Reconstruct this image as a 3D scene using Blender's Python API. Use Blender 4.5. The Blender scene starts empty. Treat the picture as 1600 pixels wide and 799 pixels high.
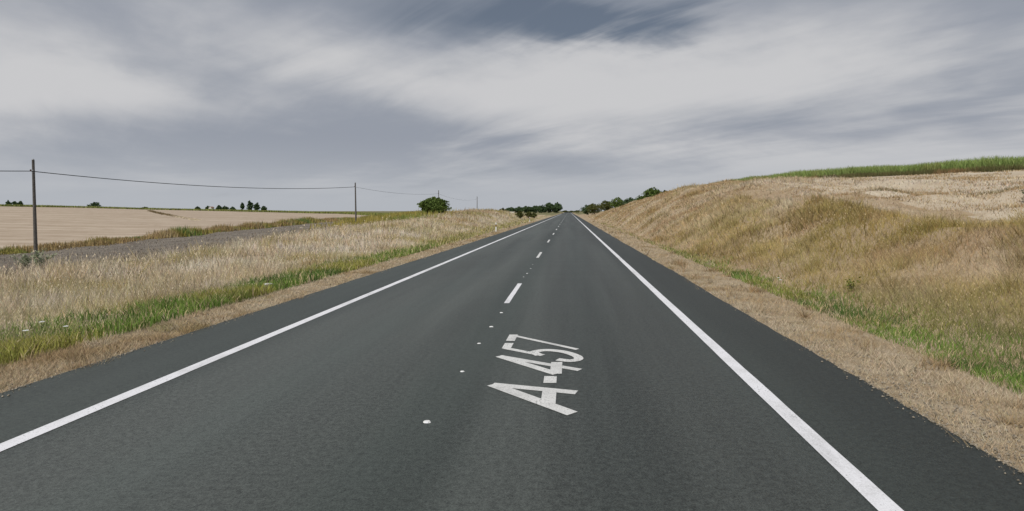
import bpy, bmesh, math, random
import numpy as np

R = math.radians
random.seed(7)
rng = np.random.default_rng(11)
scene = bpy.context.scene
COL = scene.collection

# ------------------------------------------------------------------ camera
CAM_H = 2.05
cam_d = bpy.data.cameras.new('camera')
cam_d.sensor_width = 36.0
cam_d.lens = 36.0 * 900 / 1600
cam_d.shift_x = -89 / 1600
cam_d.shift_y = -69.5 / 1600
cam_d.clip_start = 0.05
cam_d.clip_end = 20000
cam = bpy.data.objects.new('camera', cam_d)
cam.location = (0, 0, CAM_H)
cam.rotation_euler = (R(90), 0, 0)
COL.objects.link(cam)
scene.camera = cam

# ------------------------------------------------------------------ world: Nishita sky behind a sheet of high cloud
SUN_EL, SUN_AZ = 52, 215        # azimuth clockwise from +Y (the way the road runs)
world = bpy.data.worlds.new('World')
scene.world = world
world.use_nodes = True
wt = world.node_tree
wt.nodes.clear()


class NT:
    """small helper for writing node trees"""
    def __init__(self, tree):
        self.t = tree

    def n(self, kind, **kw):
        nd = self.t.nodes.new(kind)
        for k, v in kw.items():
            setattr(nd, k, v)
        return nd

    def link(self, a, b):
        self.t.links.new(a, b)

    def put(self, sock, v):
        if isinstance(v, bpy.types.NodeSocket):
            self.link(v, sock)
        elif v is not None:
            sock.default_value = v

    def math(self, op, a, b=None, c=None, clamp=False):
        nd = self.n('ShaderNodeMath', operation=op, use_clamp=clamp)
        self.put(nd.inputs[0], a)
        self.put(nd.inputs[1], b)
        if c is not None:
            self.put(nd.inputs[2], c)
        return nd.outputs[0]

    def ss(self, v, lo, hi, to0=0.0, to1=1.0):
        nd = self.n('ShaderNodeMapRange', interpolation_type='SMOOTHSTEP')
        self.put(nd.inputs['Value'], v)
        nd.inputs['From Min'].default_value = lo
        nd.inputs['From Max'].default_value = hi
        nd.inputs['To Min'].default_value = to0
        nd.inputs['To Max'].default_value = to1
        return nd.outputs[0]

    def noise(self, vec, scale, detail=4, rough=0.55, dist=0.0):
        nd = self.n('ShaderNodeTexNoise')
        self.put(nd.inputs['Vector'], vec)
        nd.inputs['Scale'].default_value = scale
        nd.inputs['Detail'].default_value = detail
        nd.inputs['Roughness'].default_value = rough
        nd.inputs['Distortion'].default_value = dist
        return nd.outputs[0]

    def mapping(self, vec, loc=(0, 0, 0), rot=(0, 0, 0), sc=(1, 1, 1)):
        nd = self.n('ShaderNodeMapping')
        self.put(nd.inputs['Vector'], vec)
        nd.inputs['Location'].default_value = loc
        nd.inputs['Rotation'].default_value = rot
        nd.inputs['Scale'].default_value = sc
        return nd.outputs[0]

    def mix(self, f, a, b, mode='MIX'):
        nd = self.n('ShaderNodeMix', data_type='RGBA', blend_type=mode)
        self.put(nd.inputs[0], f)
        for s, v in ((nd.inputs[6], a), (nd.inputs[7], b)):
            if isinstance(v, (tuple, list)) and len(v) == 3:
                v = (*v, 1)
            self.put(s, v)
        return nd.outputs[2]

    def comb(self, x, y, z):
        nd = self.n('ShaderNodeCombineXYZ')
        self.put(nd.inputs[0], x)
        self.put(nd.inputs[1], y)
        self.put(nd.inputs[2], z)
        return nd.outputs[0]


def build_sky():
    w = NT(wt)
    tc = w.n('ShaderNodeTexCoord')
    sep = w.n('ShaderNodeSeparateXYZ')
    w.link(tc.outputs['Generated'], sep.inputs[0])
    x, y, z = sep.outputs
    zz = w.math('MAXIMUM', z, 0.0)
    den = w.math('ADD', zz, 0.10)
    p = w.comb(w.math('DIVIDE', x, den), w.math('DIVIDE', y, den), 0.0)
    sky = w.n('ShaderNodeTexSky', sky_type='NISHITA', sun_disc=False)
    sky.sun_elevation = R(SUN_EL)
    sky.sun_rotation = R(SUN_AZ)
    sky.air_density = 1.0
    sky.dust_density = 2.0
    # streaks of cirrus lying along one wind direction
    rot = w.mapping(p, rot=(0, 0, R(-132)))
    wide = w.noise(w.mapping(rot, loc=(2.3, 7.1, 0.0), sc=(0.16, 0.46, 1)), 1.0, 6, 0.52, 0.5)
    thin = w.noise(w.mapping(rot, loc=(5.1, 1.7, 3.0), sc=(0.42, 1.05, 1)), 1.0, 7, 0.52, 0.9)
    soft = w.noise(w.mapping(p, loc=(3.7, 0.4, 8.0), sc=(0.42, 0.42, 1)), 1.0, 7, 0.56, 0.3)
    fib = w.noise(w.mapping(rot, loc=(0.3, 4.7, 1.0), sc=(1.2, 4.6, 1)), 1.0, 5, 0.55, 0.8)
    d = w.math('ADD', w.math('MULTIPLY', wide, 0.50), w.math('MULTIPLY', thin, 0.28))
    d = w.math('ADD', d, w.math('MULTIPLY', soft, 0.30))
    d = w.math('ADD', d, w.math('MULTIPLY', fib, 0.06))
    sp = w.n('ShaderNodeSeparateXYZ')
    w.link(p, sp.inputs[0])
    jx = w.math('ADD', sp.outputs[0], w.math('MULTIPLY', w.math('SUBTRACT', thin, 0.5), 1.6))
    jy = w.math('ADD', sp.outputs[1], w.math('MULTIPLY', w.math('SUBTRACT', soft, 0.5), 1.8))

    def blob(cx, cy, rx, ry, ang):
        ca, sa = math.cos(R(ang)), math.sin(R(ang))
        dx, dy = w.math('SUBTRACT', jx, cx), w.math('SUBTRACT', jy, cy)
        u = w.math('DIVIDE', w.math('ADD', w.math('MULTIPLY', dx, ca), w.math('MULTIPLY', dy, sa)), rx)
        v = w.math('DIVIDE', w.math('SUBTRACT', w.math('MULTIPLY', dy, ca), w.math('MULTIPLY', dx, sa)), ry)
        r2 = w.math('ADD', w.math('MULTIPLY', u, u), w.math('MULTIPLY', v, v))
        return w.math('POWER', 2.718, w.math('MULTIPLY', r2, -1.0))

    gap = blob(0.10, 2.22, 0.62, 0.34, 12)           # the one break where blue shows
    bank1 = blob(-0.10, 3.15, 1.7, 0.60, -6)         # brighter banks of cirrus
    bank2 = blob(-2.6, 2.95, 0.75, 0.45, 10)
    dim = blob(-1.55, 3.1, 0.50, 1.5, -30)           # duller bands between them
    dim3 = blob(-2.6, 4.4, 2.2, 1.0, -20)
    dim2 = blob(1.9, 2.6, 1.6, 0.28, 52)
    # a slant view goes through more cloud, so it closes towards the horizon
    thick = w.math('ADD', d, w.ss(z, 0.10, 0.50, 0.14, 0.0))
    thick = w.math('SUBTRACT', thick, w.math('MULTIPLY', gap, 0.40))
    thick = w.math('ADD', thick, w.math('MULTIPLY', gap, w.math('ADD', w.math('MULTIPLY', w.math('SUBTRACT', thin, 0.5), 0.7), w.math('MULTIPLY', w.math('SUBTRACT', fib, 0.5), 0.6))))
    cover = w.ss(thick, 0.34, 0.66)
    lumn = w.math('ADD', w.math('MULTIPLY', soft, 0.75), w.math('MULTIPLY', wide, 0.55))
    lumn = w.math('ADD', lumn, w.math('MULTIPLY', w.math('SUBTRACT', fib, 0.5), 0.08))
    lumn = w.math('ADD', lumn, w.math('MULTIPLY', w.math('SUBTRACT', thin, 0.5), 0.26))
    lumn = w.math('ADD', lumn, w.math('MULTIPLY', bank1, 0.15))
    lumn = w.math('ADD', lumn, w.math('MULTIPLY', bank2, 0.13))
    lumn = w.math('SUBTRACT', lumn, w.math('MULTIPLY', dim, 0.14))
    lumn = w.math('SUBTRACT', lumn, w.math('MULTIPLY', dim2, 0.12))
    lumn = w.math('SUBTRACT', lumn, w.math('MULTIPLY', dim3, 0.12))
    lumn = w.math('ADD', lumn, w.ss(z, 0.20, 0.40, 0.0, -0.17))
    lum = w.ss(lumn, 0.48, 0.80)
    low = w.ss(z, 0.0, 0.13)
    cl_hi = w.mix(lum, (2.30, 2.50, 2.90), (4.42, 4.42, 4.52))
    cl = w.mix(low, (3.35, 3.52, 3.80), cl_hi)
    base = w.mix(0.80, sky.outputs[0], (0.92, 1.04, 1.24))
    out = w.mix(cover, base, cl)
    bg = w.n('ShaderNodeBackground')
    w.link(out, bg.inputs[0])
    bg.inputs[1].default_value = 0.068
    o = w.n('ShaderNodeOutputWorld')
    w.link(bg.outputs[0], o.inputs[0])


build_sky()

sun_d = bpy.data.lights.new('sun', 'SUN')
sun_d.energy = 1.5
sun_d.angle = R(14)
sun_d.color = (1.0, 0.955, 0.88)
sun = bpy.data.objects.new('sun', sun_d)
sun.rotation_euler = (R(90 - SUN_EL), 0, R(180 - SUN_AZ))
COL.objects.link(sun)

scene.view_settings.view_transform = 'Standard'
scene.view_settings.look = 'None'
scene.view_settings.gamma = 1
scene.view_settings.use_curve_mapping = False
scene.view_settings.exposure = 0.95
scene.cycles.max_bounces = 6
scene.cycles.transparent_max_bounces = 8


# ------------------------------------------------------------------ object helpers
def tag(o, label=None, cat=None, group=None, kind=None):
    if label:
        o['label'] = label
    if cat:
        o['category'] = cat
    if group:
        o['group'] = group
    if kind:
        o['kind'] = kind
    return o


def link_mesh(name, me, m=None, parent=None, loc=(0, 0, 0)):
    o = bpy.data.objects.new(name, me)
    COL.objects.link(o)
    if m is not None:
        me.materials.append(m)
    if parent is not None:
        o.parent = parent
    o.location = loc
    return o


def empty(name, loc=(0, 0, 0), rz=0.0):
    o = bpy.data.objects.new(name, None)
    o.empty_display_size = 0.2
    o.location = loc
    o.rotation_euler = (0, 0, rz)
    COL.objects.link(o)
    return o


def np_mesh(name, verts, tris, cols=None, smooth=False, attrs=None):
    """mesh from numpy arrays; tris is (n,3) or (n,4)"""
    me = bpy.data.meshes.new(name)
    nv, nf, k = len(verts), len(tris), tris.shape[1]
    me.vertices.add(nv)
    me.vertices.foreach_set('co', np.ascontiguousarray(verts, dtype=np.float32).ravel())
    me.loops.add(nf * k)
    me.loops.foreach_set('vertex_index', np.ascontiguousarray(tris, dtype=np.int32).ravel())
    me.polygons.add(nf)
    me.polygons.foreach_set('loop_start', np.arange(0, nf * k, k, dtype=np.int32))
    me.polygons.foreach_set('loop_total', np.full(nf, k, dtype=np.int32))
    if smooth:
        me.polygons.foreach_set('use_smooth', np.ones(nf, dtype=bool))
    if cols is not None:
        a = me.color_attributes.new('Col', 'FLOAT_COLOR', 'POINT')
        c = np.ones((nv, 4), dtype=np.float32)
        c[:, :3] = cols
        a.data.foreach_set('color', c.ravel())
    me.update(calc_edges=True)
    me.validate()
    return me


def bm_obj(name, bm, m, parent=None, loc=(0, 0, 0), smooth=False):
    me = bpy.data.meshes.new(name)
    bmesh.ops.recalc_face_normals(bm, faces=bm.faces[:])
    if smooth:
        for f in bm.faces:
            f.smooth = True
    bm.to_mesh(me)
    bm.free()
    return link_mesh(name, me, m, parent, loc)


def add_box(bm, x0, x1, y0, y1, z0, z1):
    vs = [bm.verts.new(p) for p in ((x0, y0, z0), (x1, y0, z0), (x1, y1, z0), (x0, y1, z0),
                                    (x0, y0, z1), (x1, y0, z1), (x1, y1, z1), (x0, y1, z1))]
    for f in ((3, 2, 1, 0), (4, 5, 6, 7), (0, 1, 5, 4), (1, 2, 6, 5), (2, 3, 7, 6), (3, 0, 4, 7)):
        bm.faces.new([vs[i] for i in f])
    return vs


def tube_arrays(pts, radii, sides=8):
    """tapered tube through points -> verts, quads"""
    pts = np.asarray(pts, float)
    n = len(pts)
    tan = np.gradient(pts, axis=0)
    tan /= np.linalg.norm(tan, axis=1)[:, None] + 1e-9
    V, Q = [], []
    for i in range(n):
        t = tan[i]
        a = np.array((0, 0, 1.0)) if abs(t[2]) < 0.9 else np.array((1.0, 0, 0))
        u = np.cross(t, a)
        u /= np.linalg.norm(u)
        v = np.cross(t, u)
        for k in range(sides):
            an = 2 * math.pi * k / sides
            V.append(pts[i] + radii[i] * (math.cos(an) * u + math.sin(an) * v))
    for i in range(n - 1):
        for k in range(sides):
            k2 = (k + 1) % sides
            Q.append((i * sides + k, i * sides + k2, (i + 1) * sides + k2, (i + 1) * sides + k))
    return np.array(V), np.array(Q)


def tube_obj(name, pts, radii, m, parent=None, sides=8, loc=(0, 0, 0)):
    V, Q = tube_arrays(pts, radii, sides)
    return link_mesh(name, np_mesh(name, V, Q, smooth=True), m, parent, loc)


# ------------------------------------------------------------------ value noise for layout
_perm = rng.random((256, 256))


def vnoise(x, y, s=1.0, o=0):
    x = np.asarray(x, float) * s + 31.7 + o * 17.3
    y = np.asarray(y, float) * s + 11.3 + o * 29.1
    xi, yi = np.floor(x).astype(int), np.floor(y).astype(int)
    fx, fy = x - xi, y - yi
    fx, fy = fx * fx * (3 - 2 * fx), fy * fy * (3 - 2 * fy)
    g = lambda a, b: _perm[a % 256, b % 256]
    return (g(xi, yi) * (1 - fx) * (1 - fy) + g(xi + 1, yi) * fx * (1 - fy)
            + g(xi, yi + 1) * (1 - fx) * fy + g(xi + 1, yi + 1) * fx * fy)


def fbm(x, y, s=1.0, o=0, oct=3):
    t, a, n = 0, 0.5, 0
    for k in range(oct):
        t = t + a * vnoise(x, y, s * 2 ** k, o + k * 5)
        n += a
        a *= 0.5
    return t / n


def sstep(v, a, b):
    t = np.clip((v - a) / (b - a), 0, 1)
    return t * t * (3 - 2 * t)


# ------------------------------------------------------------------ materials
def new_mat(name):
    m = bpy.data.materials.new(name)
    m.use_nodes = True
    m.node_tree.nodes.clear()
    return m, NT(m.node_tree)


def finish(w, col, rough=0.9, bump=None, bstr=0.3, bdist=0.02, spec=0.2, trans=0.0):
    b = w.n('ShaderNodeBsdfPrincipled')
    w.put(b.inputs['Base Color'], col if not isinstance(col, tuple) else (*col[:3], 1))
    w.put(b.inputs['Roughness'], rough)
    b.inputs['Specular IOR Level'].default_value = spec
    if bump is not None:
        bn = w.n('ShaderNodeBump')
        bn.inputs['Strength'].default_value = bstr
        bn.inputs['Distance'].default_value = bdist
        w.link(bump, bn.inputs['Height'])
        w.link(bn.outputs[0], b.inputs['Normal'])
    sh = b.outputs[0]
    if trans > 0:
        t = w.n('ShaderNodeBsdfTranslucent')
        w.put(t.inputs[0], col if not isinstance(col, tuple) else (*col[:3], 1))
        mx = w.n('ShaderNodeMixShader')
        mx.inputs[0].default_value = trans
        w.link(b.outputs[0], mx.inputs[1])
        w.link(t.outputs[0], mx.inputs[2])
        sh = mx.outputs[0]
    o = w.n('ShaderNodeOutputMaterial')
    w.link(sh, o.inputs[0])


def pos(w):
    return w.n('ShaderNodeNewGeometry').outputs['Position']


def mat_asphalt():
    m, w = new_mat('asphalt')
    p = pos(w)
    sep = w.n('ShaderNodeSeparateXYZ')
    w.link(p, sep.inputs[0])
    x = sep.outputs[0]
    wob = w.math('MULTIPLY', w.math('SUBTRACT', w.noise(w.mapping(p, sc=(0.25, 0.08, 1)), 1, 3), 0.5), 0.9)
    xw = w.math('ADD', x, wob)
    agg = w.noise(p, 60, 3, 0.75)
    agg2 = w.noise(p, 18, 3, 0.7)
    med = w.noise(w.mapping(p, sc=(2.6, 0.10, 1)), 1.0, 5, 0.65)
    big = w.noise(w.mapping(p, sc=(0.7, 0.03, 1)), 1.0, 4, 0.55)
    # two lanes paler from traffic, paved shoulders and the joint in the middle darker
    lane = w.math('MULTIPLY', w.ss(x, -5.1, -4.75), w.ss(x, 2.05, 2.35, 1, 0))
    mid = w.ss(w.math('ABSOLUTE', w.math('ADD', xw, 1.55)), 0.25, 1.0)
    k = w.math('MULTIPLY', lane, w.math('ADD', w.math('MULTIPLY', mid, 0.80), 0.20))
    # wheel paths
    wp = w.math('ABSOLUTE', w.math('SINE', w.math('MULTIPLY', w.math('ADD', xw, 1.4), math.pi / 1.8)))
    wpv = w.ss(wp, 0.3, 1.0)
    base = w.mix(k, (0.045, 0.054, 0.048), (0.060, 0.069, 0.063))
    base = w.mix(w.math('MULTIPLY', w.math('MULTIPLY', wpv, lane), 0.36), base, (0.086, 0.093, 0.085))
    v = w.math('ADD', w.math('MULTIPLY', agg, 1.0), w.math('MULTIPLY', agg2, 0.7))
    v = w.math('ADD', v, w.math('MULTIPLY', med, 0.22))
    v = w.math('ADD', v, w.math('MULTIPLY', big, 0.55))
    f = w.ss(v, 0.87, 1.60, 0.38, 1.66)
    cm = w.n('ShaderNodeVectorMath', operation='SCALE')
    w.link(base, cm.inputs[0])
    w.link(f, cm.inputs['Scale'])
    finish(w, cm.outputs[0], rough=0.58, bump=agg, bstr=0.8, bdist=0.008, spec=0.40)
    return m


def mat_paint(name, lo, hi, gone=0.62):
    m, w = new_mat(name)
    p = pos(w)
    worn = w.noise(p, 60, 3, 0.7)
    big = w.noise(p, 2.2, 4, 0.6)
    f = w.ss(w.math('ADD', w.math('MULTIPLY', worn, 0.6), w.math('MULTIPLY', big, 0.6)), 0.42, 0.66)
    scuff = w.noise(w.mapping(p, sc=(3.0, 0.5, 1)), 1.0, 4, 0.6)
    col = w.mix(w.math('MULTIPLY', w.ss(scuff, 0.50, 0.72), 0.35), w.mix(f, lo, hi), (0.30, 0.30, 0.29))
    chip = w.math('ADD', w.math('MULTIPLY', w.noise(p, 42, 4, 0.75), 0.75), w.math('MULTIPLY', big, 0.35))
    col = w.mix(w.math('MULTIPLY', w.ss(chip, gone, gone + 0.07), 0.8), col, (0.09, 0.095, 0.09))
    finish(w, col, rough=0.65, bump=worn, bstr=0.3, bdist=0.002, spec=0.3)
    return m


def mat_ground(name, c1, c2, c3, s1=0.25, s2=3.0, bump=0.05, stretch=None, rot=0.0):
    m, w = new_mat(name)
    p = pos(w)
    q = w.mapping(p, rot=(0, 0, rot), sc=stretch) if stretch else p
    n1 = w.noise(q, s1, 5, 0.6, 0.3)
    n2 = w.noise(p, s2, 5, 0.7)
    n3 = w.noise(p, s2 * 9, 2, 0.6)
    c = w.mix(w.ss(n1, 0.35, 0.65), c1, c2)
    c = w.mix(w.math('MULTIPLY', w.ss(n2, 0.45, 0.72), 0.7), c, c3)
    h = w.math('ADD', n2, w.math('MULTIPLY', n3, 0.5))
    finish(w, c, rough=0.95, bump=h, bstr=0.7, bdist=bump, spec=0.1)
    return m


def mat_attr(name, trans=0.25, rough=0.85, up=0.0):
    m, w = new_mat(name)
    a = w.n('ShaderNodeAttribute', attribute_name='Col')
    b = w.n('ShaderNodeBsdfPrincipled')
    w.link(a.outputs['Color'], b.inputs['Base Color'])
    b.inputs['Roughness'].default_value = rough
    b.inputs['Specular IOR Level'].default_value = 0.12
    t = w.n('ShaderNodeBsdfTranslucent')
    w.link(a.outputs['Color'], t.inputs[0])
    if up:                                  # soft thin blades: shade them more like the sward they make up
        g = w.n('ShaderNodeNewGeometry')
        v = w.n('ShaderNodeVectorMath', operation='ADD')
        w.link(g.outputs['Normal'], v.inputs[0])
        v.inputs[1].default_value = (0, 0, up)
        nn = w.n('ShaderNodeVectorMath', operation='NORMALIZE')
        w.link(v.outputs[0], nn.inputs[0])
        w.link(nn.outputs[0], b.inputs['Normal'])
    mx = w.n('ShaderNodeMixShader')
    mx.inputs[0].default_value = trans
    w.link(b.outputs[0], mx.inputs[1])
    w.link(t.outputs[0], mx.inputs[2])
    o = w.n('ShaderNodeOutputMaterial')
    w.link(mx.outputs[0], o.inputs[0])
    return m


def mat_plain(name, c, rough=0.8, var=0.25, sc=8.0, spec=0.25, metal=0.0):
    m, w = new_mat(name)
    n = w.noise(pos(w), sc, 4, 0.65)
    a = tuple(v * (1 - var) for v in c)
    b = tuple(min(1, v * (1 + var)) for v in c)
    finish(w, w.mix(w.ss(n, 0.3, 0.7), a, b), rough=rough, bump=n, bstr=0.2, bdist=0.005, spec=spec)
    return m


M_ASPH = mat_asphalt()
M_PATCH = mat_plain('fresh_asphalt', (0.035, 0.037, 0.040), 0.85, 0.25, 20)
M_LINE = mat_paint('white_road_paint', (0.60, 0.60, 0.61), (0.80, 0.80, 0.83), 0.63)
M_LETTER = mat_paint('worn_road_paint', (0.46, 0.46, 0.45), (0.70, 0.70, 0.685), 0.61)
M_VERGE = mat_ground('gravel_and_cut_straw', (0.34, 0.26, 0.165), (0.47, 0.385, 0.275), (0.22, 0.155, 0.09), 1.6, 11, 0.04)
M_BANK = mat_ground('dry_soil_and_straw', (0.42, 0.34, 0.225), (0.48, 0.40, 0.28), (0.29, 0.245, 0.14), 0.5, 5, 0.06)
M_SLOPE = mat_ground('dry_slope_soil', (0.37, 0.275, 0.18), (0.44, 0.345, 0.235), (0.25, 0.19, 0.105), 0.22, 3, 0.08)
M_PLOUGH = mat_ground('ploughed_soil', (0.205, 0.180, 0.152), (0.285, 0.25, 0.21), (0.12, 0.10, 0.08), 0.5, 3.2, 0.25)
M_STUBBLE = mat_ground('cereal_stubble', (0.375, 0.295, 0.22), (0.50, 0.415, 0.325), (0.32, 0.245, 0.175), 0.10, 0.35, 0.04,
                       stretch=(0.12, 2.6, 1), rot=R(20))
M_FAR = mat_ground('far_farmland', (0.16, 0.155, 0.075), (0.25, 0.22, 0.12), (0.10, 0.11, 0.05), 0.01, 0.08, 0.1)
M_TRACKG = mat_ground('pale_hill_stubble', (0.47, 0.39, 0.29), (0.55, 0.475, 0.37), (0.36, 0.28, 0.19), 0.10, 1.2, 0.06,
                      stretch=(0.5, 2.5, 1), rot=R(-35))
M_GRASS = mat_attr('grass_blades', 0.28, up=1.0)
M_LEAF = mat_attr('leaves', 0.22, 0.7)
M_BARK = mat_plain('bark', (0.11, 0.085, 0.06), 0.95, 0.35, 6)
M_POLE = mat_plain('weathered_pole_wood', (0.125, 0.115, 0.105), 0.9, 0.3, 9)
M_WIRE = mat_plain('black_cable', (0.045, 0.048, 0.055), 0.6, 0.1, 5)
M_STEEL = mat_plain('galvanised_steel', (0.30, 0.31, 0.32), 0.5, 0.2, 12)
M_CERAM = mat_plain('brown_ceramic', (0.10, 0.05, 0.03), 0.3, 0.1, 12)
M_WHITEP = mat_plain('white_plastic', (0.78, 0.78, 0.76), 0.45, 0.06, 15)
M_BLACKP = mat_plain('black_plastic', (0.02, 0.02, 0.022), 0.5, 0.1, 15)
M_AMBER = mat_plain('amber_reflector', (0.75, 0.42, 0.06), 0.25, 0.1, 40, 0.5)
M_GLASS = mat_plain('clear_reflector', (0.80, 0.81, 0.83), 0.15, 0.06, 60, 0.6)
M_LIME = mat_plain('limewash', (0.78, 0.76, 0.70), 0.9, 0.08, 2)
M_TILE = mat_plain('clay_tile', (0.33, 0.15, 0.09), 0.9, 0.25, 3)
M_WOOD = mat_plain('painted_door_wood', (0.10, 0.12, 0.08), 0.8, 0.2, 5)
M_CONC = mat_plain('pale_concrete', (0.70, 0.68, 0.60), 0.9, 0.12, 3)

# ------------------------------------------------------------------ terrain shape
EDGE_L, EDGE_R = -6.38, 3.55          # asphalt edges
VERGE_L, VERGE_R = -7.55, 5.25         # outer edge of the mown verge
LINE_L, LINE_C, LINE_R = -4.92, -1.385, 2.20

PROF = [  # (x, [(y, z) ...]) cross-sections of the land, in metres
    (-900, [(0, 8), (300, 8), (600, 5), (1200, 2), (4000, 0)]),
    (-600, [(0, 7), (300, 7), (600, 4), (1200, 1.5), (4000, 0)]),
    (-300, [(0, 4.4), (300, 4.75), (400, 3.3), (500, 2.3), (900, 1), (4000, 0)]),
    (-160, [(0, 1.0), (160, 1.15), (250, 0.95), (330, 0.95), (500, 0.4), (4000, 0)]),
    (-90, [(0, -0.5), (90, -0.5), (150, -0.3), (230, -0.1), (300, 0.2), (500, 0), (4000, 0)]),
    (-58, [(0, -1.4), (60, -1.35), (90, -1.0), (150, -0.45), (230, 0.0), (300, 0.1), (4000, 0)]),
    (-45, [(0, -1.45), (45, -1.45), (70, -1.15), (110, -0.55), (150, -0.1), (230, 0.1), (4000, 0)]),
    (-34, [(0, -1.15), (38, -1.12), (60, -0.7), (80, -0.1), (110, 0.5), (150, 0.6), (230, 0.2), (4000, 0)]),
    (-25, [(0, -1.0), (30, -1.0), (50, -0.5), (69, 0.3), (90, 1.1), (110, 1.5), (140, 1.1), (200, 0.3), (4000, 0)]),
    (-18, [(0, -0.40), (18, -0.36), (24, -0.22), (33, -0.15), (45, 0.25), (58, 0.8), (75, 1.3), (105, 2.0), (130, 1.6), (165, 0.6), (230, 0.1), (4000, 0)]),
    (-15, [(0, -0.38), (18, -0.32), (33, -0.05), (43, 0.4), (58, 1.05), (71, 1.4), (95, 2.05), (115, 2.15), (135, 1.6), (165, 0.6), (230, 0.1), (4000, 0)]),
    (-12, [(0, -0.32), (20, -0.26), (33, -0.05), (50, 0.45), (70, 0.95), (90, 1.55), (105, 1.85), (122, 1.5), (150, 0.5), (220, 0.1), (4000, 0)]),
    (-9, [(0, -0.15), (20, -0.12), (50, 0.10), (90, 0.35), (110, 0.30), (150, 0.1), (4000, 0)]),
    (VERGE_L, [(0, -0.03), (4000, -0.03)]),
    (EDGE_L, [(0, -0.05), (4000, -0.05)]),
    (-5, [(0, -0.08), (4000, -0.08)]),
    (2, [(0, -0.08), (4000, -0.08)]),
    (EDGE_R, [(0, -0.05), (4000, -0.05)]),
    (VERGE_R, [(0, -0.06), (4000, -0.05)]),
    (6.4, [(0, -0.15), (100, -0.12), (200, 0), (4000, 0)]),
    (9, [(0, 0.5), (11.4, 0.6), (20, 0.85), (30, 1.2), (54, 1.7), (73, 1.8), (114, 1.7), (165, 1.3), (220, 0.6), (300, 0.3), (500, 0), (4000, 0)]),
    (13, [(0, 1.7), (16.5, 2.0), (28.5, 2.6), (43, 3.6), (77, 4.1), (106, 4.0), (165, 2.6), (220, 1.5), (300, 0.6), (500, 0), (4000, 0)]),
    (17, [(0, 2.0), (21.5, 2.4), (37, 3.5), (56, 5.2), (80, 5.6), (101, 5.1), (138, 4.2), (200, 2.6), (300, 1), (500, 0), (4000, 0)]),
    (25, [(0, 2.3), (31, 3.4), (55, 4.7), (83, 6.5), (120, 5.9), (160, 4.5), (220, 3), (300, 1.5), (500, 0), (4000, 0)]),
    (38, [(0, 3.0), (48, 5.1), (83, 6.5), (126, 8.0), (160, 6.8), (220, 4.5), (300, 2.5), (500, 0), (4000, 0)]),
    (50, [(0, 3.8), (63, 6.7), (100, 7.9), (150, 8.3), (220, 6), (300, 3.5), (500, 0), (4000, 0)]),
    (100, [(0, 6), (60, 8), (100, 9), (150, 9.5), (220, 8), (300, 4), (500, 0), (4000, 0)]),
    (400, [(0, 12), (150, 12), (300, 6), (600, 0), (4000, 0)]),
    (900, [(0, 12), (300, 8), (600, 0), (4000, 0)]),
]
_PX = np.array([p[0] for p in PROF], float)


def _raw(X, Y):
    Z = np.stack([np.interp(Y, [a for a, b in p[1]], [b for a, b in p[1]]) for p in PROF])
    i = np.clip(np.searchsorted(_PX, X) - 1, 0, len(_PX) - 2)
    t = np.clip((X - _PX[i]) / (_PX[i + 1] - _PX[i]), 0, 1)
    ar = np.arange(len(X))
    return Z[i, ar] * (1 - t) + Z[i + 1, ar] * t


def hz(X, Y):
    """height of the land at X, Y (arrays)"""
    X = np.atleast_1d(np.asarray(X, float)).ravel()
    Y = np.atleast_1d(np.asarray(Y, float)).ravel()
    off = np.maximum(VERGE_L - X, X - VERGE_R)
    s = np.clip(off * 0.35, 0, 14)
    sy = np.clip(off * 0.5, 0, 1) * np.clip(np.abs(Y) * 0.12, 1.0, 25)
    Z = 0
    for dx, dy in ((0, 0), (-0.5, 0.5), (0.5, -0.5), (-0.5, -0.5), (0.5, 0.5), (-1, 0), (1, 0)):
        Z = Z + _raw(X + dx * s, Y + dy * sy)
    Z = Z / 7
    a = np.clip(off, 0, 3) / 3
    Z = Z + a * (fbm(X, Y, 0.45, 1) - 0.5) * 0.22 + a * (fbm(X, Y, 0.09, 3) - 0.5) * 0.35 * np.clip(off / 6, 0, 1)
    lump = sstep(X, 7.0, 10.0) * sstep(X, 34, 22) * sstep(Y, 5, 15)
    Z = Z + lump * ((fbm(X, Y * 0.45, 0.32, 13) - 0.5) * 0.85 + (fbm(X, Y * 0.6, 0.9, 15) - 0.5) * 0.35 + (fbm(X, Y, 0.13, 18) - 0.5) * 0.9 * sstep(X, 11, 15))
    far = np.clip((off - 30) / 200, 0, 1)
    return Z + far * (fbm(X, Y, 0.008, 9) - 0.5) * 0.5


def hz1(x, y):
    return float(hz([x], [y])[0])


# oblique lines that divide the fields on the left
def hedge_x(Y):
    return np.interp(Y, [-30, 0, 45, 92, 150, 200, 400], [-40, -41, -44.5, -50, -58, -66, -100])


def bank_x(Y):
    return np.interp(Y, [-30, 0, 30, 50, 70, 100, 140, 200], [-18.5, -18.5, -20, -21.5, -24, -30, -40, -60])


def crest_y(X):
    """far edge of the pale field on the left"""
    return np.interp(X, [-600, -300, -229, -160, -116, -80, -60], [300, 304, 345, 330, 300, 240, 205])


def crop_front(X):
    return np.interp(X, [24, 33, 38, 50, 70, 90], [138, 110, 84, 63, 36, 15])


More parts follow.
